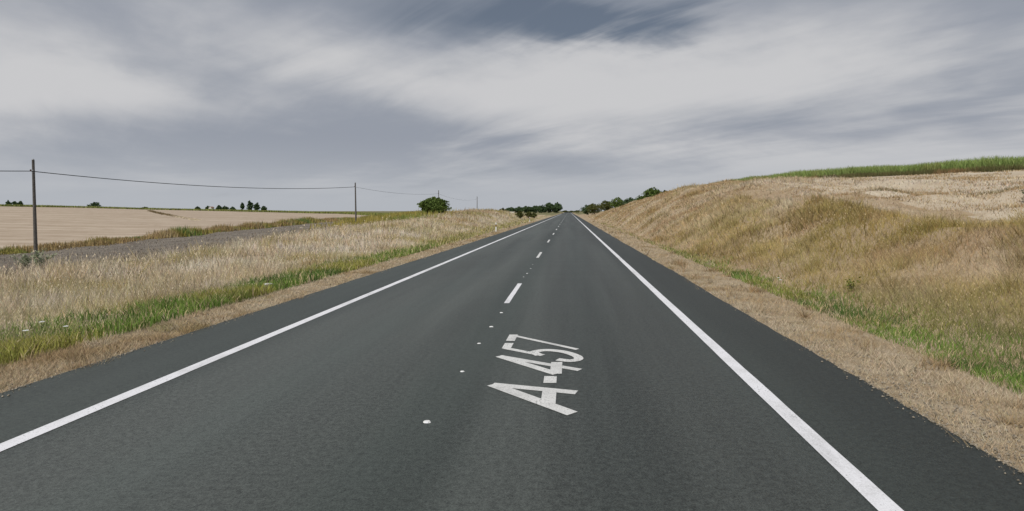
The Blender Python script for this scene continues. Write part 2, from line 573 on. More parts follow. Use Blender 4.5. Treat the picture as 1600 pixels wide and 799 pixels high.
def build_ground():
    xs = np.concatenate([
        -np.geomspace(6000, 120, 34), -np.arange(116, 48, -4.0), -np.arange(48, 20, -1.0), -np.arange(20, 7.6, -0.4),
        [VERGE_L, -7.2, -6.8, EDGE_L, -6.0, -3.0, 0.0, 3.0, EDGE_R, 4.0, 4.5, 5.0, VERGE_R],
        np.arange(5.8, 22, 0.4), np.arange(22, 60, 1.2), np.geomspace(60, 6000, 36)])
    ys = np.concatenate([np.arange(-30, 3, 3.0), np.arange(3, 40, 0.5), np.arange(40, 100, 1.0),
                         np.arange(100, 240, 2.5), np.geomspace(240, 9000, 60)])
    X, Y = np.meshgrid(xs, ys)
    Z = hz(X.ravel(), Y.ravel())
    # cut a few clods and wheel ruts into the ploughed field
    V = np.stack([X.ravel(), Y.ravel(), Z], 1)
    nx, ny = len(xs), len(ys)
    I = np.arange(nx * ny).reshape(ny, nx)
    Q = np.stack([I[:-1, :-1], I[:-1, 1:], I[1:, 1:], I[1:, :-1]], -1).reshape(-1, 4)
    C = V[Q].mean(1)
    cx, cy = C[:, 0], C[:, 1]
    zone = np.zeros(len(Q), int)
    zone[(cx > VERGE_L) & (cx < VERGE_R) & (cy < 1200)] = 1
    zone[(cx <= VERGE_L) & (cx > bank_x(cy)) & (cy < 260)] = 2
    zone[(cx <= bank_x(cy)) & (cx > hedge_x(cy)) & (cy < 190)] = 3
    zone[(cx <= hedge_x(cy)) & (cx > -650) & (cy < crest_y(cx))] = 4
    zone[(cx >= VERGE_R) & (cx < 60) & (cy < 320)] = 5
    zone[(cx > 17 + np.clip(40 - cy, 0, 20) * -0.15 + np.clip(cy - 60, 0, 60) * 0.4) & (cx < 60) & (cy < 95)] = 6
    spec = {0: ('ground', M_FAR), 1: ('verge', M_VERGE), 2: ('roadside_bank', M_BANK), 3: ('ploughed_field', M_PLOUGH),
            4: ('stubble_field', M_STUBBLE), 5: ('embankment', M_SLOPE), 6: ('hill_field', M_TRACKG)}
    for k, (nm, m) in spec.items():
        q = Q[zone == k]
        u, inv = np.unique(q.ravel(), return_inverse=True)
        me = np_mesh(nm, V[u], inv.reshape(-1, 4), smooth=True)
        tag(link_mesh(nm, me, m), kind='structure')


build_ground()

# ------------------------------------------------------------------ road
def strip(name, x0, x1, y0, y1, z, m, parent=None, ragged=0.0, step=0.5, thick=0.0):
    ys = [y0]
    s = step
    while ys[-1] < y1:
        ys.append(min(y1, ys[-1] + s))
        if ys[-1] > 60:
            s = step * 6
    ys = np.array(ys)
    j0 = (fbm(ys, ys * 0, 2.3, 2) - 0.5) * ragged + (fbm(ys, ys * 0, 0.3, 6) - 0.5) * ragged
    j1 = (fbm(ys, ys * 0 + 50, 2.3, 4) - 0.5) * ragged + (fbm(ys, ys * 0 + 50, 0.3, 8) - 0.5) * ragged
    V = []
    for y, a, b in zip(ys, j0, j1):
        V += [(x0 + a, y, z), (x1 + b, y, z)]
        if thick:
            V += [(x0 + a - 0.05, y, z - thick), (x1 + b + 0.05, y, z - thick)]
    k = 4 if thick else 2
    Q = []
    for i in range(len(ys) - 1):
        a, b = i * k, (i + 1) * k
        Q.append((a, a + 1, b + 1, b))
        if thick:
            Q.append((a + 2, a, b, b + 2))
            Q.append((a + 1, a + 3, b + 3, b + 1))
    return link_mesh(name, np_mesh(name, np.array(V), np.array(Q)), m, parent)


road = tag(strip('road', EDGE_L, EDGE_R, -30, 900, 0.0, M_ASPH, ragged=0.10, thick=0.12, step=0.35), kind='structure')
strip('edge_line', LINE_L - 0.085, LINE_L + 0.085, -30, 900, 0.004, M_LINE, road, ragged=0.012)
strip('edge_line', LINE_R - 0.085, LINE_R + 0.085, -30, 900, 0.004, M_LINE, road, ragged=0.012)
for k in range(-1, 40):
    y = 12.8 + 12.4 * k
    if k >= 0:
        strip('lane_dash', LINE_C - 0.06, LINE_C + 0.06, y, y + 3.5, 0.004, M_LETTER if k else M_LINE, road, ragged=0.012)
strip('asphalt_patch', -5.6, -1.9, 395, 470, 0.004, M_PATCH, road)


def stroke(bm, pts, wd, z, closed=False):
    """mitred flat stroke along 2D points"""
    P = [np.array(p, float) for p in pts]
    L, Rr = [], []
    n = len(P)
    for i in range(n):
        a = P[i] - P[i - 1] if i else P[1] - P[0]
        b = P[i + 1] - P[i] if i < n - 1 else P[-1] - P[-2]
        a, b = a / np.linalg.norm(a), b / np.linalg.norm(b)
        na, nb = np.array((-a[1], a[0])), np.array((-b[1], b[0]))
        m = na + nb
        m = m / (np.linalg.norm(m) + 1e-9)
        k = min(1.6, 1 / max(0.3, float(m @ na)))
        L.append(bm.verts.new((*(P[i] + m * wd / 2 * k), z)))
        Rr.append(bm.verts.new((*(P[i] - m * wd / 2 * k), z)))
    for i in range(n - 1):
        bm.faces.new((L[i], Rr[i], Rr[i + 1], L[i + 1]))


def arc_pts(ctrl, n=5):
    """smooth Catmull-Rom points through ctrl"""
    c = [np.array(p, float) for p in ctrl]
    c = [2 * c[0] - c[1]] + c + [2 * c[-1] - c[-2]]
    out = []
    for i in range(1, len(c) - 2):
        for k in range(n):
            t = k / n
            p0, p1, p2, p3 = c[i - 1:i + 3]
            out.append(0.5 * ((2 * p1) + (-p0 + p2) * t + (2 * p0 - 5 * p1 + 4 * p2 - p3) * t * t
                              + (-p0 + 3 * p1 - 3 * p2 + p3) * t ** 3))
    out.append(c[-2])
    return out


GLYPHS = [  # strokes painted on the asphalt, reading away from the viewer
    ('white letter A painted on the lane', [([(0.085, 6.50), (-0.905, 6.80)], 0.135), ([(-0.905, 6.80), (0.035, 5.82)], 0.150), ([(-0.222, 6.56), (-0.222, 6.12)], 0.16)]),
    ('white hyphen painted after the letter A', [([(-0.228, 6.86), (-0.228, 7.14)], 0.155)]),
    ('white figure 4 painted on the lane', [([(0.14, 7.42), (-0.985, 8.13)], 0.115), ([(-0.985, 8.13), (-0.155, 7.24)], 0.13), ([(-0.165, 7.24), (-0.165, 7.80)], 0.15)]),
    ('white figure 5 painted on the lane', [([(-0.925, 8.93), (-0.935, 8.58)], 0.135), ([(-0.955, 8.60), (-0.37, 8.17)], 0.105),
        (arc_pts([(-0.42, 8.17), (-0.50, 8.36), (-0.33, 8.47), (-0.08, 8.37), (0.10, 8.14), (0.13, 7.96), (0.02, 7.87), (-0.16, 7.94)]), 0.13)]),
    ('white figure 7 painted on the lane', [([(-0.925, 9.08), (-0.915, 9.54)], 0.14), ([(-0.925, 9.48), (0.125, 8.52)], 0.085)]),
]
for lab, strokes in GLYPHS:
    bm = bmesh.new()
    for i, (pts, wd) in enumerate(strokes):
        stroke(bm, pts, wd, 0.004 + 0.001 * i)
    o = bm_obj('painted_character', bm, M_LETTER, road)
    o['label'] = lab

# ------------------------------------------------------------------ grass
def hexc(r, g, b):
    f = lambda c: (c / 255 / 12.92) if c / 255 <= 0.04045 else ((c / 255 + 0.055) / 1.055) ** 2.4
    return np.array((f(r), f(g), f(b)))


def blades(name, X, Y, h, wd, cols, lean=0.35, seg=True, z0=None, heads=0.0, head_col=None, label=None, cat='grass', bias=(0.0, 0.0), mat=None):
    n = len(X)
    Z = hz(X, Y) if z0 is None else z0
    a = rng.random(n) * 2 * np.pi
    fx, fy = np.cos(a), np.sin(a)
    la = rng.random(n) * 2 * np.pi
    lm = lean * h * (0.3 + 0.9 * rng.random(n))
    lx, ly = np.cos(la) * lm + bias[0] * h, np.sin(la) * lm + bias[1] * h
    B = np.stack([X, Y, Z - 0.03], 1)
    side = np.stack([fx * wd / 2, fy * wd / 2, 0 * wd], 1)
    tip = B + np.stack([lx, ly, h], 1)
    VV, TT, CC = [], [], []
    base = 0
    if seg:
        mid = B + np.stack([lx * 0.30, ly * 0.30, h * 0.58], 1)
        V = np.stack([B - side, B + side, mid - side * 0.8, mid + side * 0.8, tip], 1).reshape(-1, 3)
        i = np.arange(n)[:, None] * 5
        T = np.concatenate([i + np.array([[0, 1, 3]]), i + np.array([[0, 3, 2]]), i + np.array([[2, 3, 4]])])
        VV.append(V); TT.append(T); CC.append(np.repeat(cols, 5, 0)); base = 5 * n
    else:
        V = np.stack([B - side, B + side, tip], 1).reshape(-1, 3)
        i = np.arange(n)[:, None] * 3
        T = i + np.array([[0, 1, 2]])
        VV.append(V); TT.append(T); CC.append(np.repeat(cols, 3, 0)); base = 3 * n
    if heads > 0:
        k = np.where(rng.random(n) < heads)[0]
        t = tip[k]
        hl = (0.05 + 0.05 * rng.random(len(k)))[:, None] * np.clip(h[k] / 0.5, 0.5, 1.4)[:, None]
        hw = side[k] * 1.5
        dr = np.stack([lx[k], ly[k], h[k]], 1)
        dr /= np.linalg.norm(dr, axis=1)[:, None]
        dr[:, 2] *= 0.8
        V = np.stack([t - dr * hl * 0.4, t - hw + dr * hl * 0.1, t + hw + dr * hl * 0.1, t + dr * hl], 1).reshape(-1, 3)
        i = np.arange(len(k))[:, None] * 4 + base
        T = np.concatenate([i + np.array([[0, 2, 1]]), i + np.array([[1, 2, 3]])])
        hc = head_col[None] * (0.8 + 0.4 * rng.random((len(k), 1)))
        VV.append(V); TT.append(T); CC.append(np.repeat(hc, 4, 0))
    me = np_mesh(name, np.concatenate(VV), np.concatenate(TT), np.concatenate(CC))
    o = link_mesh(name, me, mat or M_GRASS)
    tag(o, label, cat, kind='stuff')
    return o


def scatter(n, x0, x1, y0, y1, p=1.6):
    """points denser near the camera: y from a power law"""
    u = rng.random(n)
    q = 1 - p
    Y = ((y0 ** q) * (1 - u) + (y1 ** q) * u) ** (1 / q)
    X = x0 + (x1 - x0) * rng.random(n)
    return X, Y


def jcol(base, n, amt=0.18, tint=0.06):
    c = np.asarray(base, float)
    if c.ndim == 1:
        c = np.repeat(c[None], n, 0)
    return np.clip(c * (1 + amt * (rng.random((n, 1)) * 2 - 1)) * (1 + tint * (rng.random((n, 3)) * 2 - 1)), 0, 1)


def lerp(a, b, t):
    t = np.asarray(t)[:, None]
    return a * (1 - t) + b * t


STRAW = np.array((0.63, 0.50, 0.30))
PALE = np.array((0.72, 0.61, 0.44))
TAN = np.array((0.50, 0.37, 0.20))
RUST = np.array((0.42, 0.265, 0.13))
OLIVE = np.array((0.33, 0.285, 0.075))
YELL = np.array((0.46, 0.37, 0.105))
GREEN = np.array((0.175, 0.265, 0.055))
DGREEN = np.array((0.095, 0.165, 0.040))


def wdt(X, Y, k=0.00085, mn=0.006):
    return np.maximum(mn, np.hypot(X, Y) * k) * (0.7 + 0.6 * rng.random(len(X)))


# short cut straw on the two verges
for (x0, x1, lab, y0) in ((VERGE_L - 0.15, EDGE_L + 0.14, 'short mown brown straw along the left edge of the asphalt', 5.5),
                          (EDGE_R - 0.14, VERGE_R + 0.45, 'short mown brown straw along the right edge of the asphalt', 3.6)):
    n = 120000
    X, Y = scatter(n, x0, x1, y0, 120, 1.9)
    edge = np.minimum(X - x0, x1 - X)
    bald = sstep(vnoise(X, Y, 1.1, 3) * 0.6 + vnoise(X, Y, 3.1, 5) * 0.4, 0.52, 0.66)
    keep = (rng.random(n) < 0.12 + edge / 0.30) & (rng.random(n) > 0.75 * bald)
    X, Y = X[keep], Y[keep]
    n = len(X)
    t = fbm(X, Y, 0.9, 7)
    c = lerp(np.array((0.56, 0.45, 0.30)), np.array((0.47, 0.35, 0.205)), sstep(t, 0.46, 0.68))
    g = sstep(fbm(X, Y, 0.55, 21), 0.70, 0.80) * 0.6
    c = lerp(c, np.array((0.30, 0.28, 0.11)), g)
    tuft = sstep(vnoise(X, Y, 2.6, 27) * 0.6 + vnoise(X, Y, 6.0, 28) * 0.4, 0.66, 0.80)
    right = x0 > 0
    c = lerp(c, np.array((0.33, 0.225, 0.11)), (0.85 if right else 0.5) * tuft)
    palev = sstep(vnoise(X, Y, 1.7, 36) * 0.6 + vnoise(X, Y, 4.4, 37) * 0.4, 0.55, 0.70)
    c = lerp(c, np.array((0.64, 0.55, 0.41)), 0.7 * palev)
    h = (0.03 + 0.09 * rng.random(n) ** 1.6) * (0.75 + 0.5 * t) * (1 + (2.0 if right else 0.7) * tuft)
    blades('verge_straw', X, Y, h, wdt(X, Y, 0.0011, 0.006), jcol(c, n, 0.3), lean=1.1, seg=False, label=lab)


def pebbles(name, X, Y, Z, r, cols, label):
    n = len(X)
    D = np.array([(1, 0, 0), (0, 1, 0), (-1, 0, 0), (0, -1, 0), (0, 0, 0.8), (0, 0, -0.4)], float)
    a = rng.random(n) * 6.28
    sx, sy = 0.7 + 0.6 * rng.random(n), 0.7 + 0.6 * rng.random(n)
    V = np.zeros((n, 6, 3))
    for k in range(6):
        dx, dy = D[k, 0] * sx * r, D[k, 1] * sy * r
        V[:, k, 0] = X + dx * np.cos(a) - dy * np.sin(a)
        V[:, k, 1] = Y + dx * np.sin(a) + dy * np.cos(a)
        V[:, k, 2] = Z + D[k, 2] * r + 0.2 * r
    F = np.array([(0, 1, 4), (1, 2, 4), (2, 3, 4), (3, 0, 4), (1, 0, 5), (2, 1, 5), (3, 2, 5), (0, 3, 5)])
    T = (np.arange(n)[:, None, None] * 6 + F[None]).reshape(-1, 3)
    me = np_mesh(name, V.reshape(-1, 3), T, np.repeat(cols, 6, 0))
    tag(link_mesh(name, me, M_GRASS), label, 'gravel', kind='stuff')


for (xe, sgn, lab, y0) in ((EDGE_L, -1, 'loose tan gravel scattered along the left edge of the asphalt', 5.5),
                           (EDGE_R, 1, 'loose tan gravel scattered along the right edge of the asphalt', 3.6)):
    n = 6000
    X, Y = scatter(n, 0, 1, y0, 45, 1.9)
    off = np.abs(rng.normal(0, 0.55, n)) - 0.03 - 0.14 * (rng.random(n) < 0.10)
    X = xe + sgn * off
    on = off < 0.03
    Z = np.where(on, 0.003, hz(X, Y) + 0.01)
    g = 0.22 + 0.30 * rng.random((n, 1))
    pebbles('verge_gravel', X, Y, Z, 0.005 + 0.014 * rng.random(n) ** 3, g * np.array((1.0, 0.88, 0.70)), lab)


def left_cols(X, Y):
    d = VERGE_L - X
    n = len(X)
    t = fbm(X, Y, 0.35, 2)
    t2 = fbm(X, Y, 0.9, 12)
    c = lerp(np.array((0.69, 0.58, 0.41)), np.array((0.78, 0.70, 0.58)), sstep(t, 0.30, 0.52))
    c = lerp(c, np.array((0.60, 0.48, 0.31)), sstep(t2, 0.48, 0.70))
    c = lerp(c, RUST, 0.8 * sstep(fbm(X, Y, 0.16, 31), 0.58, 0.70) * sstep(Y, 12, 30))
    c = lerp(c, OLIVE * 1.1, 0.55 * sstep(fbm(X, Y, 0.28, 41), 0.56, 0.70))
    c = lerp(c, np.array((0.46, 0.37, 0.26)), 0.6 * sstep(fbm(X, Y, 0.5, 45), 0.54, 0.68))
    pick = rng.random(n)
    c[pick < 0.04] = OLIVE * 1.1
    c[(pick > 0.04) & (pick < 0.05)] = np.array((0.26, 0.18, 0.11))
    return c


# green grass next to the left verge
n = 90000
X, Y = scatter(n, -11.4, VERGE_L + 0.05, 6.2, 130, 1.75)
d = VERGE_L - X
wd_ = 1.15 + 0.55 * sstep(Y, 17, 9) + 1.5 * (fbm(Y, Y * 0, 0.16, 4) - 0.35) + 0.8 * (fbm(X, Y, 0.8, 9) - 0.5)
k = (d < wd_ * (0.6 + 0.9 * rng.random(n))) & (rng.random(n) < (1 - 0.65 * sstep(Y, 18, 60)) * (0.30 + 0.75 * sstep(fbm(X, Y, 0.6, 48), 0.36, 0.56)))
X, Y = X[k], Y[k]
n = len(X)
drym = rng.random(n) < 0.12
c = lerp(GREEN, DGREEN, sstep(fbm(X, Y, 0.9, 5), 0.4, 0.7))
c = lerp(c, YELL, 0.55 * sstep(fbm(X, Y, 0.5, 15), 0.55, 0.72))
c = lerp(c, np.array((0.36, 0.32, 0.13)), 0.9 * sstep(Y, 20, 50))
c[drym] = STRAW
blades('green_grass', X, Y, (0.10 + 0.22 * rng.random(n)) * (0.6 + 0.8 * fbm(X, Y, 0.7, 28)), wdt(X, Y, 0.0011, 0.008), jcol(c, n, 0.3), lean=0.55, seg=True,
       label='band of fresh green grass between the left verge and the dry grass')

# tall dry grass over the left bank and mound
n = 560000
X, Y = scatter(n, -45, VERGE_L - 0.25, 6.0, 240, 1.62)
k = (X > bank_x(Y) - 0.8 + 2.6 * (fbm(X, Y, 0.4, 8) - 0.5))
d = VERGE_L - X
k &= rng.random(n) < (0.25 + 0.75 * sstep(d, 0.3, 2.6)) * (0.35 + 0.65 * sstep(fbm(X, Y, 0.8, 58), 0.30, 0.55)) * (1 - 0.6 * sstep(X - bank_x(Y), 3.5, 0.0) * sstep(Y, 60, 40))
k &= ~((X > -8.6) & (np.abs(Y - 56.8) < 1.6)) & ~((X > -8.6) & (np.abs(Y - 105.5) < 2.5))
X, Y = X[k], Y[k]
n = len(X)
d = VERGE_L - X
c = left_cols(X, Y)
c = lerp(c, np.array((0.40, 0.36, 0.13)), 0.60 * sstep(d, 2.8, 0.8))
mound = sstep(Y, 60, 90) * sstep(d, 3.0, 6.0)
c = lerp(c, lerp(RUST * 0.9, OLIVE * 0.8, sstep(fbm(X, Y, 0.15, 68), 0.4, 0.6)), 0.65 * mound)
tus = sstep(vnoise(X, Y, 1.1, 73) * 0.65 + vnoise(X, Y, 2.7, 74) * 0.35, 0.60, 0.76)
c = lerp(c, np.array((0.42, 0.31, 0.15)), 0.25 * tus)
h = (1 + 0.5 * tus) * (0.14 + 0.36 * rng.random(n) ** 1.3) * (0.55 + 0.45 * sstep(d, 0.4, 3.5)) * (0.45 + 1.0 * fbm(X, Y, 0.45, 6)) * (1 + 0.40 * sstep(d, 5.5, 9.5) * sstep(Y, 62, 46))
far = np.hypot(X, Y) > 24
for sel, hd in ((~far, 0.16), (far, 0.10)):
    blades('dry_grass', X[sel], Y[sel], h[sel], wdt(X[sel], Y[sel], 0.00065 if hd > 0.12 else 0.0010, 0.004), jcol(c[sel], sel.sum(), 0.26, 0.08),
           lean=0.62, seg=False, heads=hd, head_col=PALE * 0.95,
           label='pale dry grass on the near left bank below the long cable' if hd > 0.12 else 'dry grass over the far left mound by the round tree')

# right ditch: fresh green
n = 80000
X, Y = scatter(n, VERGE_R - 0.1, 8.6, 4.6, 110, 1.8)
d = X - VERGE_R
wd_ = 0.75 + 1.6 * (fbm(Y, Y * 0 + 9, 0.14, 4) - 0.42) + 0.9 * (fbm(X, Y, 0.7, 19) - 0.5) + 0.8 * sstep(Y, 14, 7)
k = (d < wd_ * (0.55 + 0.9 * rng.random(n))) & (rng.random(n) < (1 - 0.8 * sstep(Y, 16, 45)) * (0.32 + 0.80 * sstep(fbm(X, Y, 0.75, 49), 0.36, 0.54)))
X, Y = X[k], Y[k]
n = len(X)
drym = rng.random(n) < 0.12
c = lerp(GREEN, DGREEN, sstep(fbm(X, Y, 0.8, 25), 0.45, 0.65))
c = lerp(c, OLIVE, 0.6 * sstep(fbm(X, Y, 0.5, 35), 0.5, 0.75))
c = lerp(c, np.array((0.33, 0.30, 0.12)), 0.7 * sstep(Y, 18, 40))
c[drym] = STRAW
blades('green_grass', X, Y, (0.06 + 0.15 * rng.random(n)) * (0.5 + 0.9 * fbm(X, Y, 0.9, 29)), wdt(X, Y, 0.0012, 0.008), jcol(c, n, 0.3), lean=0.6, seg=True,
       label='narrow strip of green grass in the ditch below the right slope')

# embankment grass
n = 760000
X, Y = scatter(n, VERGE_R + 0.3, 27, 4.6, 200, 1.55)
up = sstep(X + 1.6 * (fbm(X, Y, 0.35, 44) - 0.5), 11.6, 13.4) * sstep(Y, 62, 40)      # above the shoulder of the slope
dens = (1 - 0.70 * up) * (0.45 + 0.55 * sstep(fbm(X, Y, 0.9, 59), 0.30, 0.55))
k = (rng.random(n) < dens) & (X < 0.92 * Y + 8) & (rng.random(n) < 0.3 + 0.7 * sstep(X, 5.9, 7.4))
X, Y, up = X[k], Y[k], up[k]
n = len(X)
t = fbm(X, Y, 0.25, 51)
nearness = sstep(Y, 50, 24) * (1 - up)
c = lerp(lerp(np.array((0.56, 0.43, 0.26)), np.array((0.66, 0.55, 0.39)), sstep(t, 0.34, 0.58)), np.array((0.44, 0.305, 0.165)), 0.95 * sstep(fbm(X, Y * 0.4, 0.30, 61), 0.50, 0.66))
c = lerp(c, lerp(np.array((0.37, 0.30, 0.085)), np.array((0.50, 0.385, 0.13)), sstep(fbm(X, Y, 0.6, 71), 0.35, 0.6)), 0.80 * nearness * sstep(fbm(X, Y, 0.3, 81), 0.26, 0.46))
c = lerp(c, np.array((0.27, 0.185, 0.085)), 0.5 * nearness * sstep(fbm(X, Y * 0.5, 0.55, 85), 0.55, 0.70))
c = lerp(c, RUST, 0.65 * sstep(fbm(X, Y, 0.22, 91), 0.60, 0.70) * sstep(Y, 18, 30))
c = lerp(c, np.array((0.14, 0.19, 0.065)), 0.75 * sstep(X, 9.2, 6.2) * sstep(Y, 17, 9) * sstep(fbm(X, Y, 0.3, 95), 0.30, 0.5))
c = lerp(c, lerp(np.array((0.66, 0.57, 0.46)), np.array((0.45, 0.32, 0.18)), sstep(fbm(X, Y * 0.5, 0.3, 97), 0.50, 0.64)), up)
tus = sstep(vnoise(X, Y, 0.9, 75) * 0.65 + vnoise(X, Y, 2.3, 76) * 0.35, 0.58, 0.76)
c = lerp(c, lerp(np.array((0.33, 0.22, 0.09)), np.array((0.30, 0.27, 0.08)), rng.random(n)), 0.6 * tus * (1 - up))
h = (1 + 1.0 * tus) * (0.10 + 0.30 * rng.random(n) ** 1.3) * (0.4 + 1.0 * fbm(X, Y, 0.5, 66)) * (1 - 0.30 * sstep(Y, 40, 90)) * (0.55 + 0.45 * sstep(X, 5.6, 7.6)) * (1 - 0.6 * up)
far = np.hypot(X, Y) > 24
for sel, hd in ((~far, 0.10), (far, 0.05)):
    blades('embankment_grass', X[sel], Y[sel], h[sel], wdt(X[sel], Y[sel], 0.00072 if hd > 0.07 else 0.0011, 0.0045), jcol(c[sel], sel.sum(), 0.26, 0.08),
           lean=0.85, seg=False, heads=hd, head_col=STRAW * 0.95, bias=(-0.10, -0.05),
           label='olive and straw coloured dry grass on the near right slope' if hd > 0.07 else 'flattened tan dry grass on the far right slope under the crest')

# dark weeds in a shallow furrow across the hill field
n = 5000
u = rng.random(n)
X = 18.6 + 4.0 * u + rng.normal(0, 0.25, n)
Y = 35 - 10.5 * u + rng.normal(0, 0.25, n)
kk = fbm(X, Y, 0.5, 107) > 0.42
X, Y = X[kk], Y[kk]
n = len(X)
blades('furrow_weeds', X, Y, 0.14 + 0.30 * rng.random(n), wdt(X, Y, 0.0012), jcol(np.array((0.21, 0.17, 0.085)), n, 0.3), lean=0.6, seg=False,
       label='thin dark line of weeds across the pale hill field on the right', cat='weeds')

# sparse short stubble on the pale hill field above
n = 90000
X, Y = scatter(n, 12, 62, 13, 110, 1.4)
k = (X > 14.5) & (X < 0.95 * Y + 8) & (fbm(X * 0.4 + Y * 0.3, Y - X * 0.3, 0.35, 14) > 0.42) & (Y < crop_front(X))
X, Y = X[k], Y[k]
n = len(X)
band = sstep(X - (20.3 + (32 - Y) * 0.38), -1.0, 1.5) * sstep(crop_front(X) - Y, 4.0, 9.0)
c = lerp(PALE, np.array((0.44, 0.31, 0.17)), sstep(fbm(X * 0.4 + Y * 0.3, Y - X * 0.3, 0.4, 17) + 0.13 * band, 0.46, 0.62))
blades('hill_stubble', X, Y, 0.08 + 0.16 * rng.random(n), wdt(X, Y, 0.0012), jcol(c, n, 0.22), lean=0.9, seg=False,
       label='short pale stubble in streaks on the hill field above the right slope')

# weedy strip between the ploughed field and the pale field
n = 70000
Y = 20 + (230 - 20) * rng.random(n) ** 1.3
X = hedge_x(Y) + rng.normal(0, 0.75, n)
c = lerp(OLIVE * 0.85, np.array((0.36, 0.26, 0.125)), sstep(fbm(X * 0.5, Y, 0.35, 3), 0.42, 0.60))
c = lerp(c, DGREEN * 1.25, 0.85 * sstep(fbm(X * 0.5, Y, 0.45, 13), 0.58, 0.68))
c = lerp(c, STRAW * 0.85, 0.75 * sstep(fbm(X * 0.5, Y, 0.6, 53), 0.55, 0.68) * rng.random(n))
h = (0.20 + 0.75 * rng.random(n) ** 1.4) * (0.30 + 1.25 * vnoise(X * 0.4, Y, 0.55, 23) * (0.5 + vnoise(X * 0.4, Y, 0.12, 24)))
blades('field_weeds', X, Y, h, wdt(X, Y, 0.0014), jcol(c, n, 0.3), lean=0.35, seg=False,
       label='strip of tall brown and olive weeds between the grey ploughed field and the pale field', cat='weeds')

# weeds over the ploughed field edge behind the second pole
n = 26000
Y = 66 + 110 * rng.random(n)
X = bank_x(Y) + rng.normal(1.0, 3.0, n)
c = lerp(YELL * 0.9, OLIVE, rng.random(n))
c = lerp(c, DGREEN * 1.3, 0.6 * sstep(fbm(X, Y, 0.15, 33), 0.5, 0.65))
h = (0.4 + 0.7 * rng.random(n)) * (0.5 + 0.9 * fbm(X, Y, 0.2, 43))
blades('bank_weeds', X, Y, h, wdt(X, Y, 0.0014), jcol(c, n, 0.3), lean=0.35, seg=False,
       label='olive weeds at the far end of the ploughed field behind the second pole', cat='weeds')

# sparse straw and clods over the ploughed field
n = 110000
X, Y = scatter(n, -50, -18, 12, 150, 1.3)
nearb = sstep(bank_x(Y) - X, 13.0, 0.0)
k = (X < bank_x(Y) + 0.5) & (X > hedge_x(Y)) & (rng.random(n) < (0.30 + 0.9 * nearb) * sstep(fbm(X, Y, 0.5, 77), 0.34, 0.60))
X, Y, nearb = X[k], Y[k], nearb[k]
n = len(X)
c = lerp(np.array((0.40, 0.34, 0.27)), np.array((0.18, 0.145, 0.115)), rng.random(n))
c = lerp(c, PALE * 0.9, 0.8 * nearb * rng.random(n))
blades('field_straw', X, Y, (0.06 + 0.14 * rng.random(n)) * (1 + 2.6 * nearb * rng.random(n)), wdt(X, Y, 0.0012), jcol(c, n, 0.25),
       lean=0.8, seg=False, label='loose grey straw lying on the ploughed field')

# weedy track crossing the pale field
n = 5000
u = rng.random(n)
X = np.interp(u, [0, 0.4, 1], [-92, -128, -205]) + rng.normal(0, 0.5, n)
Y = np.interp(u, [0, 0.4, 1], [143, 186, 282]) + rng.normal(0, 0.5, n)
blades('track_weeds', X, Y, 0.15 + 0.35 * rng.random(n) * np.clip(u * 1.6, 0.2, 1), wdt(X, Y, 0.0013), jcol(lerp(PALE, np.array((0.24, 0.18, 0.10)), sstep(u, 0.15, 0.5)), n, 0.25), lean=0.5, seg=False,
       label='thin dark weedy track crossing the pale field on the left', cat='weeds')

# green crop on the far crest of the pale field
n = 42000
X = -620 + 560 * rng.random(n)
Y = crest_y(X) + 1 + 26 * rng.random(n) ** 1.5
c = lerp(np.array((0.20, 0.235, 0.065)), np.array((0.30, 0.30, 0.10)), rng.random(n))
blades('far_crop', X, Y, 0.7 + 0.6 * rng.random(n), 0.35 + 0.25 * rng.random(n), jcol(c, n, 0.2), lean=0.3, seg=False,
       label='low green crop along the skyline behind the pale field on the left', cat='crop')


# green crop on top of the right hill
n = 95000
X = 25 + 70 * rng.random(n) ** 1.3
dd = 34 * rng.random(n) ** 1.6
rowed = np.round(dd / 0.75) * 0.75 + rng.normal(0, 0.10, n)
Y = crop_front(X) + rowed
c = lerp(np.array((0.25, 0.34, 0.10)), np.array((0.34, 0.42, 0.15)), rng.random(n))
c = lerp(c, np.array((0.30, 0.27, 0.10)), 0.5 * sstep(fbm(X, Y, 0.3, 83), 0.55, 0.7))
tall = np.interp(X, [25, 33, 50, 90], [0.8, 1.0, 1.0, 1.0]) * (0.75 + 0.5 * fbm(X, Y, 0.25, 88))
blades('hill_crop', X, Y, (1.05 + 0.70 * rng.random(n)) * tall * np.interp(X, [25, 36, 60], [0.9, 1.0, 1.12]), 0.05 + 0.08 * rng.random(n), jcol(c, n, 0.25), lean=0.35, seg=True,
       label='bright green crop standing along the top of the right hill', cat='crop', mat=M_LEAF)
# bare stems at the crop's foot, its shadow put into their dark colour
n = 26000
X = 25 + 65 * rng.random(n) ** 1.2
Y = crop_front(X) - 0.3 - 2.2 * rng.random(n) ** 1.4
c = lerp(np.array((0.27, 0.17, 0.085)), np.array((0.13, 0.12, 0.05)), sstep(fbm(X, Y, 0.2, 99), 0.42, 0.58))
blades('crop_foot_stems_shade', X, Y, (0.3 + 0.5 * rng.random(n)) * np.interp(X, [25, 38, 60], [0.5, 1.0, 1.6]), wdt(X, Y, 0.0011), jcol(c, n, 0.25), lean=0.45, seg=False,
       label='dark brown stems and painted shade at the foot of the green crop on the right hill', cat='weeds')


